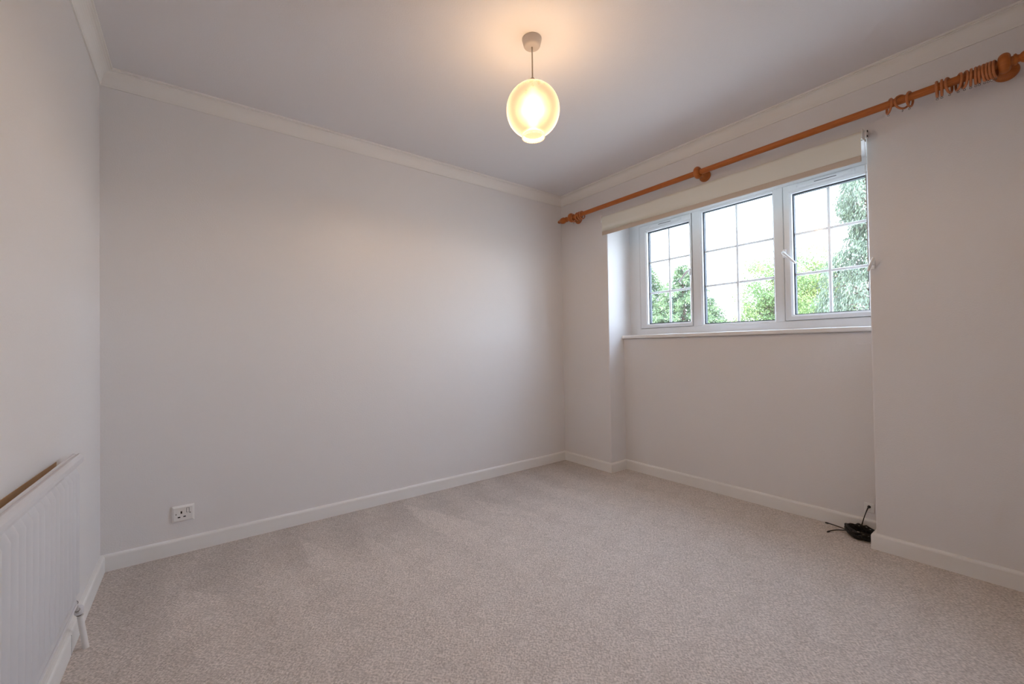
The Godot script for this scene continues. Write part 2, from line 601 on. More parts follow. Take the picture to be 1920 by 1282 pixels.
func window():
	var w := thing("window_1", "white plastic three light window with glazing bars in the recess", "window", Vector3.ZERO, "", "structure")
	var y0 := SILL + 0.002
	var y1 := 2.072
	var z0 := 0.605
	var z1 := 2.224
	# outer frame
	var s := Shape.new()
	ring_frame(s, XW, XW + 0.07, y0, y1, z0, z1, 0.054, 0.046, 0.038, 0.038, 0.004)
	part("frame", s, M.window_plastic, w)
	s = Shape.new()
	s.box(Vector3(XW + 0.006, y0, ZA - 0.002), Vector3(XW + 0.07, y1, z0 - 0.0005), 0.002)
	part("frame_extender", s, M.window_plastic, w)
	for q in [[1.106, 1.172], [1.661, 1.719]]:
		s = Shape.new()
		s.box(Vector3(XW, y0 + 0.05, q[0]), Vector3(XW + 0.07, y1 - 0.042, q[1]), 0.003)
		part("mullion", s, M.window_plastic, w)
	# dark rebate seals just behind the two opening lights
	for q in [[0.640, 1.108], [1.717, 2.186]]:
		s = Shape.new()
		ring_frame(s, XW + 0.012, XW + 0.06, y0 + 0.046, y1 - 0.040, q[0], q[1], 0.014, 0.014, 0.014, 0.014, 0.0, 0.0005)
		part("rebate_seal", s, M.grey_gasket, w, "dark seal in the gap round the opening light")
	# opening lights
	for q in [[0.6465, 1.1025, 1.108, 1.0], [1.7225, 2.179, 1.7262, -1.0]]:
		s = Shape.new()
		ring_frame(s, XW - 0.006, XW + 0.058, 1.1755, 2.0245, q[0], q[1], 0.034, 0.052, 0.066, 0.022 if q[3] > 0 else 0.045, 0.010, 0.003)
		if q[3] < 0:
			s = Shape.new()
			ring_frame(s, XW - 0.006, XW + 0.058, 1.1755, 2.0245, q[0], q[1], 0.036, 0.052, 0.045, 0.045, 0.010, 0.003)
		var sash := part("casement", s, M.window_plastic, w)
		var gz0: float = q[0] + (0.066 if q[3] > 0 else 0.045)
		var gz1: float = q[1] - (0.022 if q[3] > 0 else 0.045)
		pane(sash, 1.2100, 1.9715, gz0, gz1)
		bars(sash, 1.2105, 1.971, gz0 + 0.0005, gz1 - 0.0005)
		# trickle vent
		var v0: float = 0.742 if q[3] > 0 else 1.800
		var v1: float = 1.026 if q[3] > 0 else 2.090
		s = Shape.new()
		s.box(Vector3(XW - 0.018, 1.9945, v0), Vector3(XW - 0.005, 2.0185, v1), 0.005)
		s.box(Vector3(XW - 0.021, 2.0005, v0 + 0.012), Vector3(XW - 0.016, 2.013, v0 + 0.034), 0.002)
		s.box(Vector3(XW - 0.021, 2.0005, v1 - 0.034), Vector3(XW - 0.016, 2.013, v1 - 0.012), 0.002)
		part("trickle_vent", s, M.window_plastic, sash)
		s = Shape.new()
		s.box(Vector3(XW - 0.0195, 2.003, (v0 + v1) / 2 - 0.05), Vector3(XW - 0.0175, 2.0065, (v0 + v1) / 2 + 0.06), 0.0005)
		part("vent_slot", s, M.grey_gasket, sash)
		# lever handle, half turned towards the glass
		var hz: float = q[2]
		if q[3] > 0:
			hz = 1.092
		var hy: float = 1.588 if q[3] > 0 else 1.604
		var side: float = -q[3]
		s = Shape.new()
		s.box(Vector3(XW - 0.018, hy - 0.03, hz - 0.011), Vector3(XW - 0.005, hy + 0.022, hz + 0.011), 0.004)
		s.tube([Vector3(XW - 0.014, hy, hz), Vector3(XW - 0.036, hy, hz), Vector3(XW - 0.046, hy - 0.006, hz + side * 0.006), Vector3(XW - 0.048, hy - 0.025, hz + side * 0.024), Vector3(XW - 0.046, hy - 0.078, hz + side * 0.07)], [0.0085, 0.0085, 0.009, 0.0075, 0.0055], 10)
		part("handle", s, M.window_plastic, sash, "white lever handle")
	# fixed middle light
	s = Shape.new()
	ring_frame(s, XW + 0.004, XW + 0.06, 1.1715, 2.0280, 1.1712, 1.6618, 0.012, 0.014, 0.012, 0.006, 0.004, 0.002)
	part("bead", s, M.window_plastic, w)
	pane(w, 1.184, 2.0145, 1.1845, 1.6545)
	bars(w, 1.1845, 2.0140, 1.185, 1.654)
	# sill board
	s = Shape.new()
	var x0 := W + REC - 0.022
	s.prism([Vector2(x0, SILL - 0.022), Vector2(x0, SILL - 0.006), Vector2(x0 + 0.002, SILL - 0.002), Vector2(x0 + 0.006, SILL), Vector2(XW + 0.1, SILL), Vector2(XW + 0.1, SILL - 0.028), Vector2(x0 + 0.004, SILL - 0.028)], Vector3(0, 0, ZA + 0.001), Vector3.RIGHT, Vector3.UP, Vector3(0, 0, ZB - ZA - 0.002))
	struct("trim_5", s, M.woodwork_paint, "white painted window sill board with a rounded nose", "window sill")


func pendant():
	var t := thing("pendant_lamp", "lit frosted glass globe pendant lamp hanging from the ceiling on a flex", "lamp", Vector3(LAMP.x, H, LAMP.z))
	var s := Shape.new()
	s.lathe([Vector2(0, -0.036), Vector2(0.030, -0.036), Vector2(0.0345, -0.034), Vector2(0.0370, -0.029), Vector2(0.0425, -0.008), Vector2(0.0435, -0.004), Vector2(0.0435, 0.0)], 40)
	part("ceiling_rose", s, M.rose_plastic, t)
	s = Shape.new()
	s.tube([Vector3(0, -0.034, 0), Vector3(0.0004, -0.10, 0.0003), Vector3(0, -0.178, 0)], 0.0032, 10)
	part("flex", s, M.flex, t)
	s = Shape.new()
	s.lathe([Vector2(0, -0.208), Vector2(0.019, -0.208), Vector2(0.019, -0.192), Vector2(0.012, -0.186), Vector2(0.008, -0.176), Vector2(0.0, -0.174)], 24)
	part("lampholder", s, M.rose_plastic, t)
	# frosted globe, open at the gallery underneath
	var r := 0.1175
	var cy := LAMP.y - H
	var prof := []
	for k in 33:
		var a := lerpf(acos(0.048 / r), PI / 2.0, k / 32.0)
		a = lerpf(-acos(0.046 / r), asin(0.985), k / 32.0)
		prof.append(Vector2(cos(a) * r, cy + sin(a) * r))
	for k in 33:
		var v: Vector2 = prof[32 - k]
		prof.append(Vector2(v.x * 0.975, cy + (v.y - cy) * 0.975))
	prof.append(prof[0])
	s = Shape.new()
	s.lathe(prof, 64)
	var glass := StandardMaterial3D.new()
	glass.resource_name = "frosted_globe_glass"
	glass.albedo_color = Color(0.62, 0.54, 0.45, 0.05)
	glass.refraction_enabled = true
	glass.refraction_scale = 0.02
	glass.transparency = BaseMaterial3D.TRANSPARENCY_ALPHA
	glass.roughness = 0.5
	glass.emission_enabled = true
	glass.emission_energy_multiplier = 0.24
	glass.emission_operator = BaseMaterial3D.EMISSION_OP_MULTIPLY
	glass.emission = Color.WHITE
	glass.emission_texture = flower_print()
	M.globe = glass
	part("glass_shade", s, glass, t)
	s = Shape.new()
	var col := []
	var by := cy - r * sin(acos(0.046 / r))
	col = [Vector2(0.045, by + 0.002), Vector2(0.0495, by - 0.002), Vector2(0.0505, by - 0.012), Vector2(0.0475, by - 0.0145), Vector2(0.0455, by - 0.012), Vector2(0.0440, by - 0.001), Vector2(0.045, by + 0.002)]
	s.lathe(col, 48)
	for k in 40:
		var a := TAU * k / 40
		bead(s, Vector3(cos(a) * 0.0485, by - 0.0145, sin(a) * 0.0485), 0.003)
	var rim := StandardMaterial3D.new()
	rim.resource_name = "glass_gallery"
	rim.albedo_color = Color8(236, 220, 196)
	rim.roughness = 0.25
	rim.emission_enabled = true
	rim.emission = Color(0.95, 0.80, 0.62)
	rim.emission_energy_multiplier = 0.75
	part("lamp_gallery", s, rim, t)
	# pearl bulb
	var hot := StandardMaterial3D.new()
	hot.resource_name = "bulb_glow"
	hot.albedo_color = Color(1, 0.95, 0.85)
	hot.emission_enabled = true
	hot.emission = Color(1.0, 0.95, 0.86)
	hot.emission_energy_multiplier = 3.0
	for q in [["bulb", 0.046, 0.022, hot, 0.0]]:
		s = Shape.new()
		var bp := [Vector2(0, -0.396 - q[4]), Vector2(q[2] * 0.6, -0.393 - q[4]), Vector2(q[2] * 0.92, -0.384), Vector2(q[2], -0.368), Vector2(q[2] * 1.08, -0.352), Vector2(lerpf(q[2], q[1], 0.35), -0.336)]
		for k in 11:
			var a := -0.62 + 1.95 * k / 10.0
			bp.append(Vector2(cos(a) * q[1], -0.292 + sin(a) * q[1] * 0.95))
		bp.append(Vector2(0.0135, -0.226))
		bp.append(Vector2(0.0, -0.216))
		s.lathe(bp, 32)
		part(q[0], s, q[3], t)
	var l := OmniLight3D.new()
	l.name = "bulb_light"
	l.light_color = Color(1.0, 0.83, 0.62)
	l.light_energy = 0.052
	l.light_size = 0.05
	l.omni_range = 12.0
	l.omni_attenuation = 2.0
	l.shadow_enabled = true
	t.add_child(l)
	l.position = Vector3(0, cy + 0.012, 0)
	# a bulb held by its cap throws more light sideways and down than up past its holder
	var dn := SpotLight3D.new()
	dn.name = "bulb_downlight"
	dn.light_color = l.light_color
	dn.light_energy = 0.15
	dn.light_size = 0.05
	dn.spot_range = 12.0
	dn.spot_attenuation = 2.0
	dn.spot_angle = 89.0
	dn.spot_angle_attenuation = 0.3
	dn.shadow_enabled = true
	t.add_child(dn)
	dn.position = l.position
	dn.rotation = Vector3(-PI / 2, 0, 0)


func bead(s: Shape, at: Vector3, r: float):
	s.lathe([Vector2(0, -r), Vector2(r * 0.7, -r * 0.7), Vector2(r, 0), Vector2(r * 0.7, r * 0.7), Vector2(0, r)], 8, Transform3D(Basis(), at))


# the warm frosted glass with its band of little etched flowers
func flower_print() -> ImageTexture:
	var w := 1024
	var h := 512
	var im := Image.create(w, h, false, Image.FORMAT_RGB8)
	im.fill(Color(0.86, 0.77, 0.66))
	var r := RandomNumberGenerator.new()
	r.seed = 21
	for f in 14:
		var cx := w * (f + 0.5) / 14.0
		for k in 26:
			var p := Vector2(cx + r.randfn(0, 20), 316 + r.randfn(0, 22))
			var c: Color = [Color(0.62, 0.52, 0.36), Color(0.70, 0.46, 0.30), Color(0.55, 0.52, 0.34)][r.randi() % 3]
			var n := 5 if r.randf() < 0.6 else 2
			for q in n:
				var a := TAU * q / n + r.randf()
				var o := p + Vector2(cos(a), sin(a)) * r.randf_range(4, 7)
				var rad := r.randf_range(2.0, 4.5)
				for y in range(-5, 6):
					for x in range(-5, 6):
						if x * x + y * y < rad * rad:
							im.set_pixel(posmod(int(o.x) + x, w), clampi(int(o.y) + y, 0, h - 1), c)
	return ImageTexture.create_from_image(im)


const POLE_Y := 2.150
const POLE_X := W - 0.097

func pole():
	var t := thing("curtain_pole", "long orange brown wooden curtain pole above the window with turned finials", "curtain pole", Vector3(POLE_X, POLE_Y, 1.43))
	var at := Vector3(POLE_X, POLE_Y, 1.43)
	var along := Transform3D(Basis(Vector3.RIGHT, Vector3.BACK, Vector3.DOWN), Vector3.ZERO)   # lathe axis along z
	var s := Shape.new()
	s.lathe([Vector2(0.0, 0.175 - 1.43), Vector2(0.0172, 0.175 - 1.43), Vector2(0.0172, 2.69 - 1.43), Vector2(0.0, 2.69 - 1.43)], 28, along, false)
	part("rod", s, M.turned_wood, t)
	for e in [[0.172, -1.0], [2.684, 1.0]]:
		s = Shape.new()
		var p := [Vector2(0, 0), Vector2(0.021, 0), Vector2(0.022, 0.006), Vector2(0.015, 0.011), Vector2(0.0135, 0.016), Vector2(0.019, 0.021), Vector2(0.0245, 0.032), Vector2(0.0272, 0.046), Vector2(0.0255, 0.060), Vector2(0.021, 0.073), Vector2(0.0155, 0.083), Vector2(0.0135, 0.089), Vector2(0.0145, 0.094), Vector2(0.0115, 0.104), Vector2(0.0062, 0.112), Vector2(0, 0.116)]
		var b := Basis(Vector3.RIGHT, Vector3.BACK * e[1], Vector3.DOWN * e[1])
		s.lathe(p, 32, Transform3D(b, Vector3(0, 0, e[0] - 1.43)))
		part("finial", s, M.turned_wood, t)
	for z in [0.225, 1.368, 2.660]:
		s = Shape.new()
		# ring that holds the rod
		var p := []
		for k in 17:
			var a := -PI / 2 + PI * k / 16.0
			p.append(Vector2(0.0205 + 0.0185 * cos(a), 0.0175 * sin(a)))
		s.lathe(p, 36, Transform3D(along.basis, Vector3(0, 0, z - 1.43)))
		# stem and turned base plate on the wall
		var out := Basis(Vector3.UP, Vector3.LEFT, Vector3.BACK)   # lathe axis from the wall into the room
		s.lathe([Vector2(0.036, -0.097), Vector2(0.038, -0.092), Vector2(0.036, -0.083), Vector2(0.026, -0.078), Vector2(0.016, -0.070), Vector2(0.0125, -0.058), Vector2(0.0125, -0.040), Vector2(0.014, -0.030)].map(func(v): return Vector2(v.x, v.y)), 32, Transform3D(out, Vector3.ZERO).translated(Vector3(0, 0, z - 1.43)))
		part("bracket", s, M.turned_wood, t)
	# the loose rings: z, turn about the upright, lean
	var first: Node3D = null
	var rings := [
		[2.308, 26, 6, "lone askew wooden curtain ring hanging nearest the blind's upper right corner"],
		[2.352, -40, -4, "wooden curtain ring turned widest open, second from the blind's upper right corner"],
		[2.379, -10, 3, "wooden curtain ring seen edge on just right of the widest open ring"],
		[2.467, 3, 0, "curtain ring leading the cluster of four midway to the right bracket, seen edge on"],
		[2.482, 5, 1, "second curtain ring in the cluster of four midway to the right bracket"],
		[2.503, -12, -3, "third curtain ring in the cluster of four, slightly turned"],
		[2.533, 22, 4, "last curtain ring of the cluster of four, twisted open at its right side"],
		[2.551, 20, 3, "first curtain ring of the crowd against the right bracket, opened like an eye"],
		[2.568, 6, 2, "second curtain ring of the crowd against the right bracket"],
		[2.582, 2, 1, "third curtain ring of the crowd against the right bracket, left one of a touching pair"],
		[2.592, 2, 1, "fourth curtain ring of the crowd against the right bracket, right one of a touching pair"],
		[2.606, -7, 0, "fifth curtain ring of the crowd, fourth one back from the right bracket"],
		[2.6157, -7, 0, "sixth curtain ring of the crowd, third one back from the right bracket"],
		[2.6254, -7, 0, "seventh curtain ring of the crowd, next but one to the right bracket"],
		[2.635, -7, 0, "last curtain ring right beside the round right bracket of the pole"],
		[0.252, 4, 0, "curtain ring pressed against the left bracket of the pole near the corner"],
		[0.300, 0, 2, "second dark curtain ring out from the left bracket of the pole"],
		[0.326, 3, -2, "third dark curtain ring out from the left bracket of the pole"],
		[0.352, 0, 1, "outermost of the dark curtain rings bunched at the left end of the pole"],
	]
	for q in rings:
		var o: Node3D
		var grp := "wooden curtain rings at the right end of the pole" if q[0] > 1.0 else "wooden curtain rings at the left end of the pole"
		if first == null:
			o = thing("curtain_ring", q[3], "curtain ring", Vector3.ZERO, grp)
			var ring := Shape.new()
			var path := []
			for k in 40:
				var a := TAU * k / 40.0
				path.append(Vector3(cos(a), sin(a), 0) * 0.0314)
			ring.tube(path, 0.0046, 10, true)
			part("hoop", ring, M.ring_wood, o)
			var eye := Shape.new()
			var ep := []
			for k in 12:
				var a := TAU * k / 12.0
				ep.append(Vector3(0, -0.0425 + sin(a) * 0.0035, cos(a) * 0.0035))
			eye.tube(ep, 0.0009, 6, true)
			eye.tube([Vector3(0, -0.0355, 0), Vector3(0, -0.039, 0)], 0.001, 6)
			part("screw_eye", eye, M.brass_fitting, o)
			first = o
		else:
			o = first.duplicate()
			o.name = numbered("curtain_ring")
			add_child(o, true)
			tag(o, q[3], "curtain ring", grp)
		var turn: float = deg_to_rad(q[1])
		o.basis = Basis(Vector3.UP, turn) * Basis(Vector3.RIGHT, deg_to_rad(q[2]))
		o.position = Vector3(POLE_X, POLE_Y + 0.0172 + 0.0047 - 0.0314, q[0])   # hangs on top of the rod


func blind():
	var x := W - 0.034
	var y := 2.068
	var t := thing("roller_blind", "cream roller blind rolled up above the window with a short drop of fabric", "blind", Vector3(x, y, 1.36))
	var along := Basis(Vector3.RIGHT, Vector3.BACK, Vector3.DOWN)
	var z0 := 0.528 - 1.36
	var z1 := 2.192 - 1.36
	var s := Shape.new()
	# rolled fabric and the part that hangs down in front, one sheet
	var r := 0.0225
	var prof := []
	for k in 25:
		var a := TAU * k / 24.0 + PI
		prof.append(Vector2(cos(a) * r, sin(a) * r))
	s.smooth()
	var pts := []
	for k in 20:
		var a := deg_to_rad(-60.0 + 240.0 * k / 19.0)
		pts.append(Vector2(cos(a) * r, sin(a) * r))
	pts.append(Vector2(-r, -0.05))
	pts.append(Vector2(-r, -0.112))
	pts.append(Vector2(-r + 0.0012, -0.112))
	pts.append(Vector2(-r + 0.0012, -0.02))
	for k in 20:
		var a := deg_to_rad(180.0 - 240.0 * k / 19.0)
		pts.append(Vector2(cos(a) * (r - 0.0012), sin(a) * (r - 0.0012)))
	s.prism(pts, Vector3(0, 0, z0), Vector3.RIGHT, Vector3.UP, Vector3(0, 0, z1 - z0), true)
	part("fabric", s, M.blind_fabric, t)
	s = Shape.new()
	s.lathe([Vector2(0, z0 - 0.004), Vector2(0.0165, z0 - 0.004), Vector2(0.0165, z1 + 0.004), Vector2(0, z1 + 0.004)], 24, Transform3D(along, Vector3.ZERO), false)
	part("tube", s, M.white_plastic, t)
	s = Shape.new()
	s.box(Vector3(-r - 0.003, -0.135, z0), Vector3(-r + 0.005, -0.103, z1), 0.003)
	part("hem_bar", s, M.blind_hem, t, "slightly darker hem with the weight bar")
	for e in [[z0 - 0.004, -1.0], [z1 + 0.004, 1.0]]:
		s = Shape.new()
		var zz: float = e[0]
		s.box(Vector3(-0.030, -0.026, minf(zz, zz + e[1] * 0.004)), Vector3(0.034, 0.028, maxf(zz, zz + e[1] * 0.004)), 0.0015)
		if e[1] > 0:
			s.lathe([Vector2(0, 0), Vector2(0.019, 0), Vector2(0.021, 0.003), Vector2(0.021, 0.010), Vector2(0.018, 0.013), Vector2(0, 0.013)], 24, Transform3D(along, Vector3(0, 0, zz + 0.004)))
		else:
			s.lathe([Vector2(0, 0), Vector2(0.008, 0), Vector2(0.007, 0.005), Vector2(0, 0.006)], 16, Transform3D(Basis(Vector3.RIGHT, Vector3.FORWARD, Vector3.UP), Vector3(0, 0, zz - 0.004)))
		part("bracket", s, M.white_plastic, t)
	# two dark screw heads on the right bracket's outer face
	for q in [Vector3(-0.006, 0.013, z1 + 0.021), Vector3(-0.010, -0.013, z1 + 0.021)]:
		s = Shape.new()
		s.lathe([Vector2(0, 0.0), Vector2(0.0058, 0.0), Vector2(0.005, 0.003), Vector2(0, 0.0035)], 12, Transform3D(along, q))
		part("screw", s, M.grey_gasket, t)
	# operating chain
	s = Shape.new()
	var p := []
	var cz := z1 + 0.014
	for k in 40:
		p.append(Vector3(-0.021, -0.016 * k, cz))
	for k in 9:
		var a := PI * k / 8.0
		p.append(Vector3(-cos(a) * 0.021, -0.64 - sin(a) * 0.018, cz))
	for k in 40:
		p.append(Vector3(0.021, -0.64 + 0.016 * (k + 1) - 0.016, cz))
	s.tube(p, 0.0009, 6)
	for k in p.size():
		bead(s, p[k], 0.0020)
	part("chain", s, M.white_plastic, t, "white bead pull chain")
	# the child-safety cleat that holds the chain down
	var c := thing("chain_cleat", "small white plastic cleat on the wall corner right of the window", "cleat", Vector3(W, 1.42, 2.214))
	s = Shape.new()
	s.box(Vector3(-0.006, -0.024, -0.008), Vector3(0, 0.024, 0.008), 0.002)
	part("base_plate", s, M.white_plastic, c)
	s = Shape.new()
	s.tube([Vector3(-0.004, 0, 0), Vector3(-0.030, 0.002, 0)], 0.0055, 10)
	s.tube([Vector3(-0.032, 0.030, 0.010), Vector3(-0.033, 0.012, 0.003), Vector3(-0.033, -0.014, -0.006), Vector3(-0.031, -0.034, -0.014)], [0.0055, 0.007, 0.007, 0.005], 10)
	part("horn", s, M.white_plastic, c)


func radiator():
	var z0 := 0.768
	var z1 := 1.99
	var t := thing("radiator", "white single panel ribbed radiator on the left wall", "radiator", Vector3(0.04, 0.44, 0.765))
	t.basis = Basis(Vector3.RIGHT, -0.018)
	var at := Vector3(0.04, 0.44, 0.765)
	var lo := 0.196 - at.y
	var hi := 0.664 - at.y
	# pressed front sheet: columns of rounded ribs between flat margins
	var s := Shape.new()
	s.smooth()
	var pitch := 0.050
	var cols := []
	var zz := z0 + 0.020
	cols.append([0.0, 0.0])
	cols.append([0.020, 0.0])
	while zz + pitch < z1 - 0.01:
		for k in 8:
			var u := k / 8.0
			var hgt: float = [0.0, 0.16, 0.5, 0.86, 1.0, 0.86, 0.5, 0.16][k]
			cols.append([zz - z0 + u * pitch, hgt])
		zz += pitch
	cols.append([z1 - z0, 0.0])
	var rows := [[lo, 0.0], [lo + 0.034, 0.0], [lo + 0.044, 0.5], [lo + 0.058, 1.0], [lerpf(lo, hi, 0.5), 1.0], [hi - 0.030, 1.0], [hi - 0.014, 0.55], [hi - 0.004, 0.0], [hi + 0.006, 0.0]]
	for i in cols.size() - 1:
		for j in rows.size() - 1:
			var q := []
			for m in [[i, j], [i + 1, j], [i + 1, j + 1], [i, j + 1]]:
				var c: Array = cols[m[0]]
				var rw: Array = rows[m[1]]
				q.append(Vector3(0.001 + 0.0145 * c[1] * rw[1], rw[0], c[0]))
			s.quad(q[1], q[0], q[3], q[2])
	s.flat()
	s.box(Vector3(-0.010, lo, 0.0), Vector3(0.0005, hi + 0.006, z1 - z0), 0.003)
	s.tube([Vector3(0.002, lo + 0.002, 0.002), Vector3(0.002, lo + 0.002, z1 - z0 - 0.002)], 0.004, 8)
	part("panel", s, M.radiator_enamel, t)
	# rolled top rail with a groove along it
	s = Shape.new()
	var rail := [Vector2(-0.012, hi - 0.002), Vector2(0.008, hi - 0.002), Vector2(0.0150, hi + 0.002), Vector2(0.0165, hi + 0.010), Vector2(0.0160, hi + 0.020), Vector2(0.0115, hi + 0.027), Vector2(0.007, hi + 0.0315), Vector2(0.0030, hi + 0.0315), Vector2(0.0005, hi + 0.0285), Vector2(-0.0025, hi + 0.0285), Vector2(-0.005, hi + 0.0325), Vector2(-0.010, hi + 0.0325), Vector2(-0.012, hi + 0.029)]
	s.prism(rail, Vector3(0, 0, -0.014), Vector3.RIGHT, Vector3.UP, Vector3(0, 0, z1 - z0 + 0.028))
	part("top_rail", s, M.radiator_enamel, t)
	for z in [0.22, 0.98]:
		s = Shape.new()
		s.box(Vector3(-0.0395, lo + 0.08, z), Vector3(-0.0365, hi - 0.09, z + 0.04), 0.001)
		s.box(Vector3(-0.037, hi - 0.13, z + 0.01), Vector3(-0.0095, hi - 0.11, z + 0.03), 0.001)
		part("wall_bracket", s, M.radiator_enamel, t)
	# lockshield valve and its union
	s = Shape.new()
	var vy := 0.145 - at.y
	s.lathe([Vector2(0, -0.012), Vector2(0.010, -0.012), Vector2(0.012, -0.008), Vector2(0.012, 0.012), Vector2(0.009, 0.016), Vector2(0, 0.017)], 20, Transform3D(Basis(), Vector3(-0.004, vy, -0.075)))
	part("valve", s, M.radiator_enamel, t)
	s = Shape.new()
	s.tube([Vector3(-0.004, vy, -0.066), Vector3(-0.004, vy + 0.012, -0.050), Vector3(-0.004, vy + 0.046, -0.024), Vector3(-0.004, vy + 0.064, 0.002)], [0.0065, 0.0060, 0.0060, 0.0065], 12)
	part("connector", s, M.radiator_enamel, t)
	for q in [[Vector3(-0.004, vy + 0.050, -0.020), Vector3(-0.004, vy + 0.0525, -0.0165), 0.0076], [Vector3(-0.004, vy + 0.014, -0.049), Vector3(-0.004, vy + 0.0165, -0.047), 0.0072], [Vector3(-0.0037, vy - 0.015, -0.079), Vector3(-0.004, vy - 0.011, -0.077), 0.0080]]:
		s = Shape.new()
		s.tube([q[0], q[1]], q[2], 12)
		part("union", s, M.brass_fitting, t, "bare metal pipe union")
	s = Shape.new()
	s.tube([Vector3(-0.002, vy - 0.020, -0.082), Vector3(0.0015, vy - 0.06, -0.088), Vector3(0.0105, -at.y, -0.099)], 0.0088, 16)
	part("tail_pipe", s, M.white_plastic, t, "white pipe sleeve running down into the carpet")
	s = Shape.new()
	s.lathe([Vector2(0, 0.0008), Vector2(0.011, 0.0008), Vector2(0.014, 0.0002)], 14, Transform3D(Basis(), Vector3(-0.010, 0.0007 - at.y, -0.100)))
	part("pipe_hole", s, M.dark_hole, t, "small dark hole in the carpet beside the pipe")


func socket():
	var t := thing("power_socket", "white single switched power socket low on the back wall", "socket", Vector3(0.309, 0.2, 0.0))
	var hw := 0.0465
	var hh := 0.0415
	var s := Shape.new()
	var b := 0.0085
	var d := 0.011
	var back := [Vector3(-hw, -hh, 0), Vector3(hw, -hh, 0), Vector3(hw, hh, 0), Vector3(-hw, hh, 0)]
	var mid := []
	var front := []
	for p in back:
		mid.append(p + Vector3(0, 0, 0.003))
		front.append(Vector3(signf(p.x) * (hw - b), signf(p.y) * (hh - b), d))
	for k in 4:
		var n := (k + 1) % 4
		s.quad(back[k], back[n], mid[n], mid[k])
		s.quad(mid[k], mid[n], front[n], front[k])
	s.quad(front[0], front[1], front[2], front[3])
	part("faceplate", s, M.white_plastic, t)
	# earth, live and neutral slots with their shadowy depth
	for q in [[-0.0075, 0.008, 0.0032, 0.0060], [-0.0170, -0.0155, 0.0052, 0.0028], [0.0055, -0.0145, 0.0052, 0.0028]]:
		s = Shape.new()
		s.box(Vector3(q[0] - q[2], q[1] - q[3], d - 0.003), Vector3(q[0] + q[2], q[1] + q[3], d + 0.0004))
		part("slot", s, M.dark_hole, t)
	for q in [[-0.0285, 0.001], [0.0285, 0.001]]:
		s = Shape.new()
		s.lathe([Vector2(0, 0), Vector2(0.0030, 0), Vector2(0.0026, 0.0012), Vector2(0, 0.0014)], 12, Transform3D(Basis(Vector3.RIGHT, Vector3.BACK, Vector3.DOWN), Vector3(q[0], q[1], d - 0.0002)))
		part("screw", s, M.brass_fitting, t)
	s = Shape.new()
	s.box(Vector3(0.0130, 0.0035, d - 0.001), Vector3(0.0255, 0.0275, d + 0.0006), 0.0005)
	part("switch_surround", s, M.grey_gasket, t)
	s = Shape.new()
	s.prism([Vector2(0.0050, 0.0), Vector2(0.0260, 0.0), Vector2(0.0260, 0.0045), Vector2(0.0155, 0.0018), Vector2(0.0050, 0.0026)], Vector3(0.0145, 0.0, d), Vector3.UP, Vector3.BACK, Vector3(0.0095, 0, 0))
	part("rocker_switch", s, M.white_plastic, t)


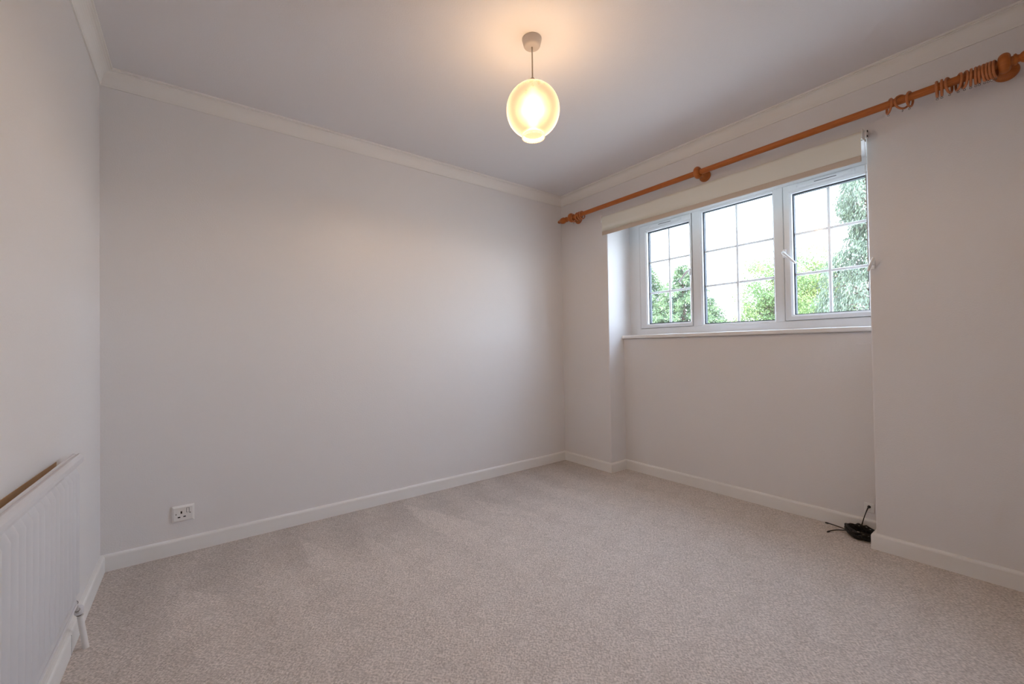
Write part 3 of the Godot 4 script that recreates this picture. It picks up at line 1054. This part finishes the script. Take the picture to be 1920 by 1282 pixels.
func cable():
	var t := thing("cable_coil", "tangled coil of black cable on the carpet in the corner of the recess", "cable", Vector3(3.16, 0.0, 2.11))
	var at := Vector3(3.16, 0, 2.11)
	# many turns of one cable, tied off at its left end
	var s := Shape.new()
	var r := RandomNumberGenerator.new()
	r.seed = 4
	var p := []
	var turns := 15
	var ph := []
	for k in turns + 1:
		ph.append([r.randf_range(-0.010, 0.010), r.randf_range(-0.008, 0.008), r.randf_range(0.80, 1.12), r.randf_range(0.004, 0.040)])
	var n := 28
	for k in turns * n:
		var i := k / n
		var u := float(k % n) / n
		var a: Array = ph[i]
		var b: Array = ph[i + 1]
		var ang := TAU * u
		var sc := lerpf(a[2], b[2], u)
		var rx := 0.056 * sc
		var rz := 0.066 * sc
		var pinch := clampf(-sin(ang - 0.2), 0.0, 1.0)
		var pos := Vector3(cos(ang) * rx * (1.0 - pinch * 0.45) + lerpf(a[0], b[0], u), 0, sin(ang) * rz + lerpf(a[1], b[1], u) + 0.012)
		pos.y = 0.0045 + lerpf(a[3], b[3], u) * (0.6 + 0.5 * sin(ang * 2.0 + i)) + 0.016 * pinch
		p.append(pos)
	s.tube(p, 0.0036, 7)
	part("coil", s, M.black_cable, t)
	# loops standing up behind
	s = Shape.new()
	var q := []
	for k in 25:
		var a := PI * k / 24.0
		q.append(Vector3(0.035 + 0.012 * sin(a * 2.0), 0.008 + 0.048 * sin(a), -0.045 + 0.075 * k / 24.0))
	s.tube(q, 0.0036, 7)
	q = []
	for k in 25:
		var a := PI * k / 24.0
		q.append(Vector3(0.005 + 0.03 * k / 24.0, 0.010 + 0.040 * sin(a), -0.050 + 0.060 * k / 24.0))
	s.tube(q, 0.0036, 7)
	part("loop", s, M.black_cable, t)
	# the two free ends with their small plugs
	for e in [[Vector3(3.232 - 0.012, 0.006, 1.955), Vector3(3.212, 0.010, 1.985)], [Vector3(3.106, 0.005, 1.992), Vector3(3.150, 0.012, 2.010)]]:
		s = Shape.new()
		var a: Vector3 = e[0] - at
		var m: Vector3 = e[1] - at
		var z := Vector3(3.152, 0.020, 2.066) - at
		var c := []
		for k in 13:
			var u := k / 12.0
			c.append(a * (1 - u) * (1 - u) + m * 2 * u * (1 - u) + z * u * u)
		s.tube(c, 0.0028, 7)
		s.tube([a, a + (a - m).normalized() * 0.014], [0.0042, 0.0040], 8)
		part("free_end", s, M.black_cable, t)
	# outlet in the wall that the cable comes out of
	var o := thing("cable_outlet", "small white cable outlet plate above the skirting in the recess corner", "outlet", Vector3(W + REC, 0.142, 2.133))
	s = Shape.new()
	s.box(Vector3(-0.006, -0.030, -0.022), Vector3(0, 0.022, 0.022), 0.003)
	part("plate", s, M.white_plastic, o)
	s = Shape.new()
	s.lathe([Vector2(0.0, 0.0), Vector2(0.0075, 0.0), Vector2(0.007, 0.006), Vector2(0.0, 0.007)], 14, Transform3D(Basis(Vector3.UP, Vector3.LEFT, Vector3.BACK), Vector3(-0.0055, 0.002, 0)))
	part("grommet", s, M.dark_hole, o)
	var ld := Shape.new()
	var w := Vector3(W + REC, 0.144, 2.133) - at
	ld.tube([w + Vector3(-0.010, 0, 0), w + Vector3(-0.024, -0.004, -0.002), w + Vector3(-0.030, -0.024, -0.008), w + Vector3(-0.031, -0.052, -0.016), w + Vector3(-0.034, -0.078, -0.022), w + Vector3(-0.050, -0.105, -0.026), w + Vector3(-0.07, -0.125, -0.02)], [0.0036, 0.0032, 0.0024, 0.0022, 0.0024, 0.0034, 0.0036], 7)
	part("lead", ld, M.black_cable, t)


# ---------------------------------------------------------------- outside

class Leaves:
	var v := PackedVector3Array()
	var n := PackedVector3Array()
	var c := PackedColorArray()
	var ids := PackedInt32Array()

	func add(p: Vector3, dir: Vector3, wide: Vector3, col: Color):
		var k := v.size()
		var nn := dir.cross(wide).normalized()
		v.append_array([p, p + dir * 0.45 + wide, p + dir, p + dir * 0.45 - wide])
		n.append_array([nn, nn, nn, nn])
		c.append_array([col, col, col, col])
		ids.append_array([k, k + 1, k + 2, k, k + 2, k + 3])

	func mesh() -> ArrayMesh:
		var a := []
		a.resize(Mesh.ARRAY_MAX)
		a[Mesh.ARRAY_VERTEX] = v
		a[Mesh.ARRAY_NORMAL] = n
		a[Mesh.ARRAY_COLOR] = c
		a[Mesh.ARRAY_INDEX] = ids
		var m := ArrayMesh.new()
		m.add_surface_from_arrays(Mesh.PRIMITIVE_TRIANGLES, a)
		return m


func rand_dir() -> Vector3:
	return Vector3(rng.randfn(), rng.randfn(), rng.randfn()).normalized()


func shade(c: Color, v: float) -> Color:
	var k := 1.0 + rng.randf_range(-v, v)
	k *= 0.8
	return Color(c.r * k, c.g * k, c.b * k * rng.randf_range(0.9, 1.1))


# where a direction seen from the room ends up at a distance (azimuth from +x, degrees)
func away(az: float, dist: float) -> Vector3:
	return Vector3(0.3565 + dist * cos(deg_to_rad(az)), -2.8, 2.7716 + dist * sin(deg_to_rad(az)))


func tree(called: String, label: String, at: Vector3, trunk: Shape, lv: Leaves, m: Material, category := "tree"):
	var t := thing(called, label, category, at, "trees and shrubs outside the window")
	if trunk:
		part("trunk", trunk, M.bark, t)
	var f := part("foliage", lv.mesh(), m, t)
	f.set_meta("kind", "stuff")


func conifer(label: String, at: Vector3, h: float, wide: float, col: Color, tiers: int):
	var lv := Leaves.new()
	var tr := Shape.new()
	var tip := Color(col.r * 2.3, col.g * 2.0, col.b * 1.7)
	tr.tube([Vector3(0, 0, 0), Vector3(0.05, h * 0.5, 0.02), Vector3(0, h * 0.98, 0)], [0.22, 0.13, 0.02], 9)
	for i in tiers:
		var u := (i + 0.5) / tiers
		var y := lerpf(h * 0.12, h * 0.985, u)
		var len := wide * pow(1.0 - u, 0.72) + 0.10
		var nb := 9 if u < 0.9 else 6
		var off := rng.randf() * TAU
		for b in nb:
			var a := off + TAU * b / nb + rng.randf_range(-0.25, 0.25)
			var l := len * rng.randf_range(0.62, 1.12)
			var dir := Vector3(cos(a), 0, sin(a))
			var steps := int(l / 0.10) + 2
			var rise := rng.randf_range(0.02, 0.22)
			for k in steps:
				var s := float(k + 1) / steps
				if s < 0.22 and l > 0.6:
					continue
				var p := Vector3(0, y, 0) + dir * l * s + Vector3(0, rise * l * s - 0.42 * l * s * s * 0.6, 0)
				for q in 16:
					var d := (dir * 0.8 + rand_dir() * 0.8 + Vector3(0, -0.15, 0)).normalized() * rng.randf_range(0.08, 0.16)
					var w := d.cross(rand_dir()).normalized() * rng.randf_range(0.012, 0.023)
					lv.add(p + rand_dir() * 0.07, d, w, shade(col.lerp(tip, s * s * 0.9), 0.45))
	tree("conifer", label, at, tr, lv, M.conifer_leaf)


func broadleaf(called: String, label: String, at: Vector3, cy: float, rad: Vector3, clumps: int, per: int, leaf: float, col: Color, col2: Color, spread := 0.24, trunk := true, category := "tree"):
	var lv := Leaves.new()
	var tr := Shape.new()
	if trunk:
		tr.tube([Vector3.ZERO, Vector3(0.06, cy * 0.5, 0), Vector3(0, cy, 0.05), Vector3(0.05, cy + rad.y * 0.6, 0)], [0.19, 0.15, 0.09, 0.02], 9)
	for k in clumps:
		var d := rand_dir()
		var rr := pow(rng.randf(), 0.45)
		var c := Vector3(d.x * rad.x, d.y * rad.y, d.z * rad.z) * rr + Vector3(0, cy, 0)
		if trunk and k % 3 == 0:
			tr.tube([Vector3(0, cy - rad.y * 0.5, 0), (c + Vector3(0, cy - rad.y * 0.3, 0)) / 2.0, c], [0.035, 0.02, 0.006], 5)
		var tone := col.lerp(col2, rng.randf())
		for q in per:
			var p := c + Vector3(rng.randfn(), rng.randfn() * 0.75, rng.randfn()) * spread
			var dir := (rand_dir() + Vector3(0, -0.35, 0)).normalized() * leaf * rng.randf_range(0.7, 1.3)
			var w := dir.cross(rand_dir()).normalized() * leaf * 0.34
			lv.add(p, dir, w, shade(tone, 0.3))
	tree(called, label, at, tr if trunk else null, lv, M.broad_leaf, category)


func cypress(label: String, at: Vector3, prof: Array, col: Color, strands: int):
	var lv := Leaves.new()
	var tr := Shape.new()
	var top: float = prof[-1].y
	tr.tube([Vector3.ZERO, Vector3(0.05, top * 0.4, 0.03), Vector3(0, top * 0.97, 0)], [0.28, 0.2, 0.03], 10)
	for k in strands:
		var y := lerpf(prof[0].y, top, rng.randf())
		var r := 0.2
		for i in prof.size() - 1:
			if y >= prof[i].y and y <= prof[i + 1].y:
				r = lerpf(prof[i].x, prof[i + 1].x, (y - prof[i].y) / (prof[i + 1].y - prof[i].y))
		var a := rng.randf() * TAU
		r *= sqrt(rng.randf_range(0.25, 1.0))
		r *= 1.0 + 0.18 * sin(a * 3.0 + y * 2.3)
		var dir := Vector3(cos(a), 0, sin(a))
		var p := dir * r + Vector3(0, y, 0)
		var tone := col * rng.randf_range(0.6, 1.35)
		if k % 6 == 0:
			tr.tube([Vector3(0, y - 0.25, 0), dir * r * 0.6 + Vector3(0, y + 0.05, 0), p], [0.03, 0.018, 0.005], 5)
		var l := rng.randf_range(0.18, 0.42)
		for q in 34:
			var s := q / 33.0
			var c := p + dir * 0.10 * sin(s * 2.0) + Vector3(rng.randfn() * 0.05, -l * s, rng.randfn() * 0.05)
			var d := (Vector3(0, -1, 0) + rand_dir() * 0.45 + dir * 0.25).normalized() * rng.randf_range(0.05, 0.11)
			lv.add(c, d, d.cross(rand_dir()).normalized() * rng.randf_range(0.007, 0.013), shade(tone, 0.25))
	tree("cypress", label, at, tr, lv, M.cypress_leaf)


func outside():
	var s := Shape.new()
	s.box(Vector3(W + 0.6, -3.0, -60), Vector3(90, -2.8, 60))
	struct("ground", s, M.pale_gravel, "pale gravel drive on the ground below the window", "ground")
	var dark := Color(0.125, 0.190, 0.105)
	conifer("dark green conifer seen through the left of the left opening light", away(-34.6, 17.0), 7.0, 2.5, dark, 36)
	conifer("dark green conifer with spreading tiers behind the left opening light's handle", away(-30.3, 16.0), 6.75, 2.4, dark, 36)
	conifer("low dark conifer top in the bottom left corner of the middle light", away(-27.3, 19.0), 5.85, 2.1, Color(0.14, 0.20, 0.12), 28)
	broadleaf("shrub", "pale green bushy shrub at the lower left of the left opening light", away(-33.9, 11.5), 2.9, Vector3(0.85, 1.15, 0.85), 46, 200, 0.065, Color(0.26, 0.38, 0.20), Color(0.34, 0.45, 0.24), 0.16, false, "shrub")
	broadleaf("shrub", "pale green low shrub at the lower right of the left opening light", away(-30.0, 11.5), 2.75, Vector3(0.62, 1.05, 0.62), 36, 200, 0.06, Color(0.24, 0.38, 0.21), Color(0.33, 0.46, 0.25), 0.14, false, "shrub")
	broadleaf("tree", "light green loose leaved tree seen through the right of the middle light", away(-20.6, 20.0), 5.35, Vector3(1.55, 2.1, 1.3), 130, 170, 0.075, Color(0.34, 0.42, 0.14), Color(0.24, 0.36, 0.15), 0.20)
	broadleaf("tree", "yellow green rounded tree in the lower left of the right opening light", away(-17.0, 22.0), 5.65, Vector3(1.75, 2.35, 1.6), 190, 210, 0.08, Color(0.42, 0.47, 0.15), Color(0.27, 0.38, 0.17), 0.22)
	broadleaf("shrub", "darker green bush low between the yellow green tree and the weeping tree", away(-15.6, 16.5), 3.35, Vector3(0.95, 1.2, 0.9), 60, 210, 0.065, Color(0.15, 0.25, 0.16), Color(0.25, 0.36, 0.20), 0.17, false, "shrub")
	cypress("tall weeping grey green cypress filling the right of the right opening light", away(-10.9, 12.0), [Vector2(1.25, 2.2), Vector2(1.2, 4.7), Vector2(0.92, 5.4), Vector2(0.84, 5.8), Vector2(0.62, 6.05), Vector2(0.42, 6.25), Vector2(0.42, 6.5), Vector2(0.62, 6.75), Vector2(0.77, 6.95), Vector2(0.72, 7.35), Vector2(0.52, 7.8), Vector2(0.36, 8.4), Vector2(0.15, 9.0)], Color(0.20, 0.245, 0.165), 2700)
	# a house far off between the trees
	var b := away(-24.5, 62.0)
	var t := thing("house", "distant red roofed house just visible between the trees in the middle light", "house", b)
	s = Shape.new()
	s.box(Vector3(-3, 0, -2.2), Vector3(3, 4.6, 2.2))
	part("walls", s, M.brick_red, t)
	s = Shape.new()
	s.prism([Vector2(-2.6, 4.5), Vector2(2.6, 4.5), Vector2(0, 6.9)], Vector3(-3.3, 0, 0), Vector3.BACK, Vector3.UP, Vector3(6.6, 0, 0))
	part("roof", s, M.roof_tile, t)
	s = Shape.new()
	s.box(Vector3(0.8, 5.6, -0.4), Vector3(1.5, 7.6, 0.4), 0.03)
	part("chimney", s, M.brick_red, t)
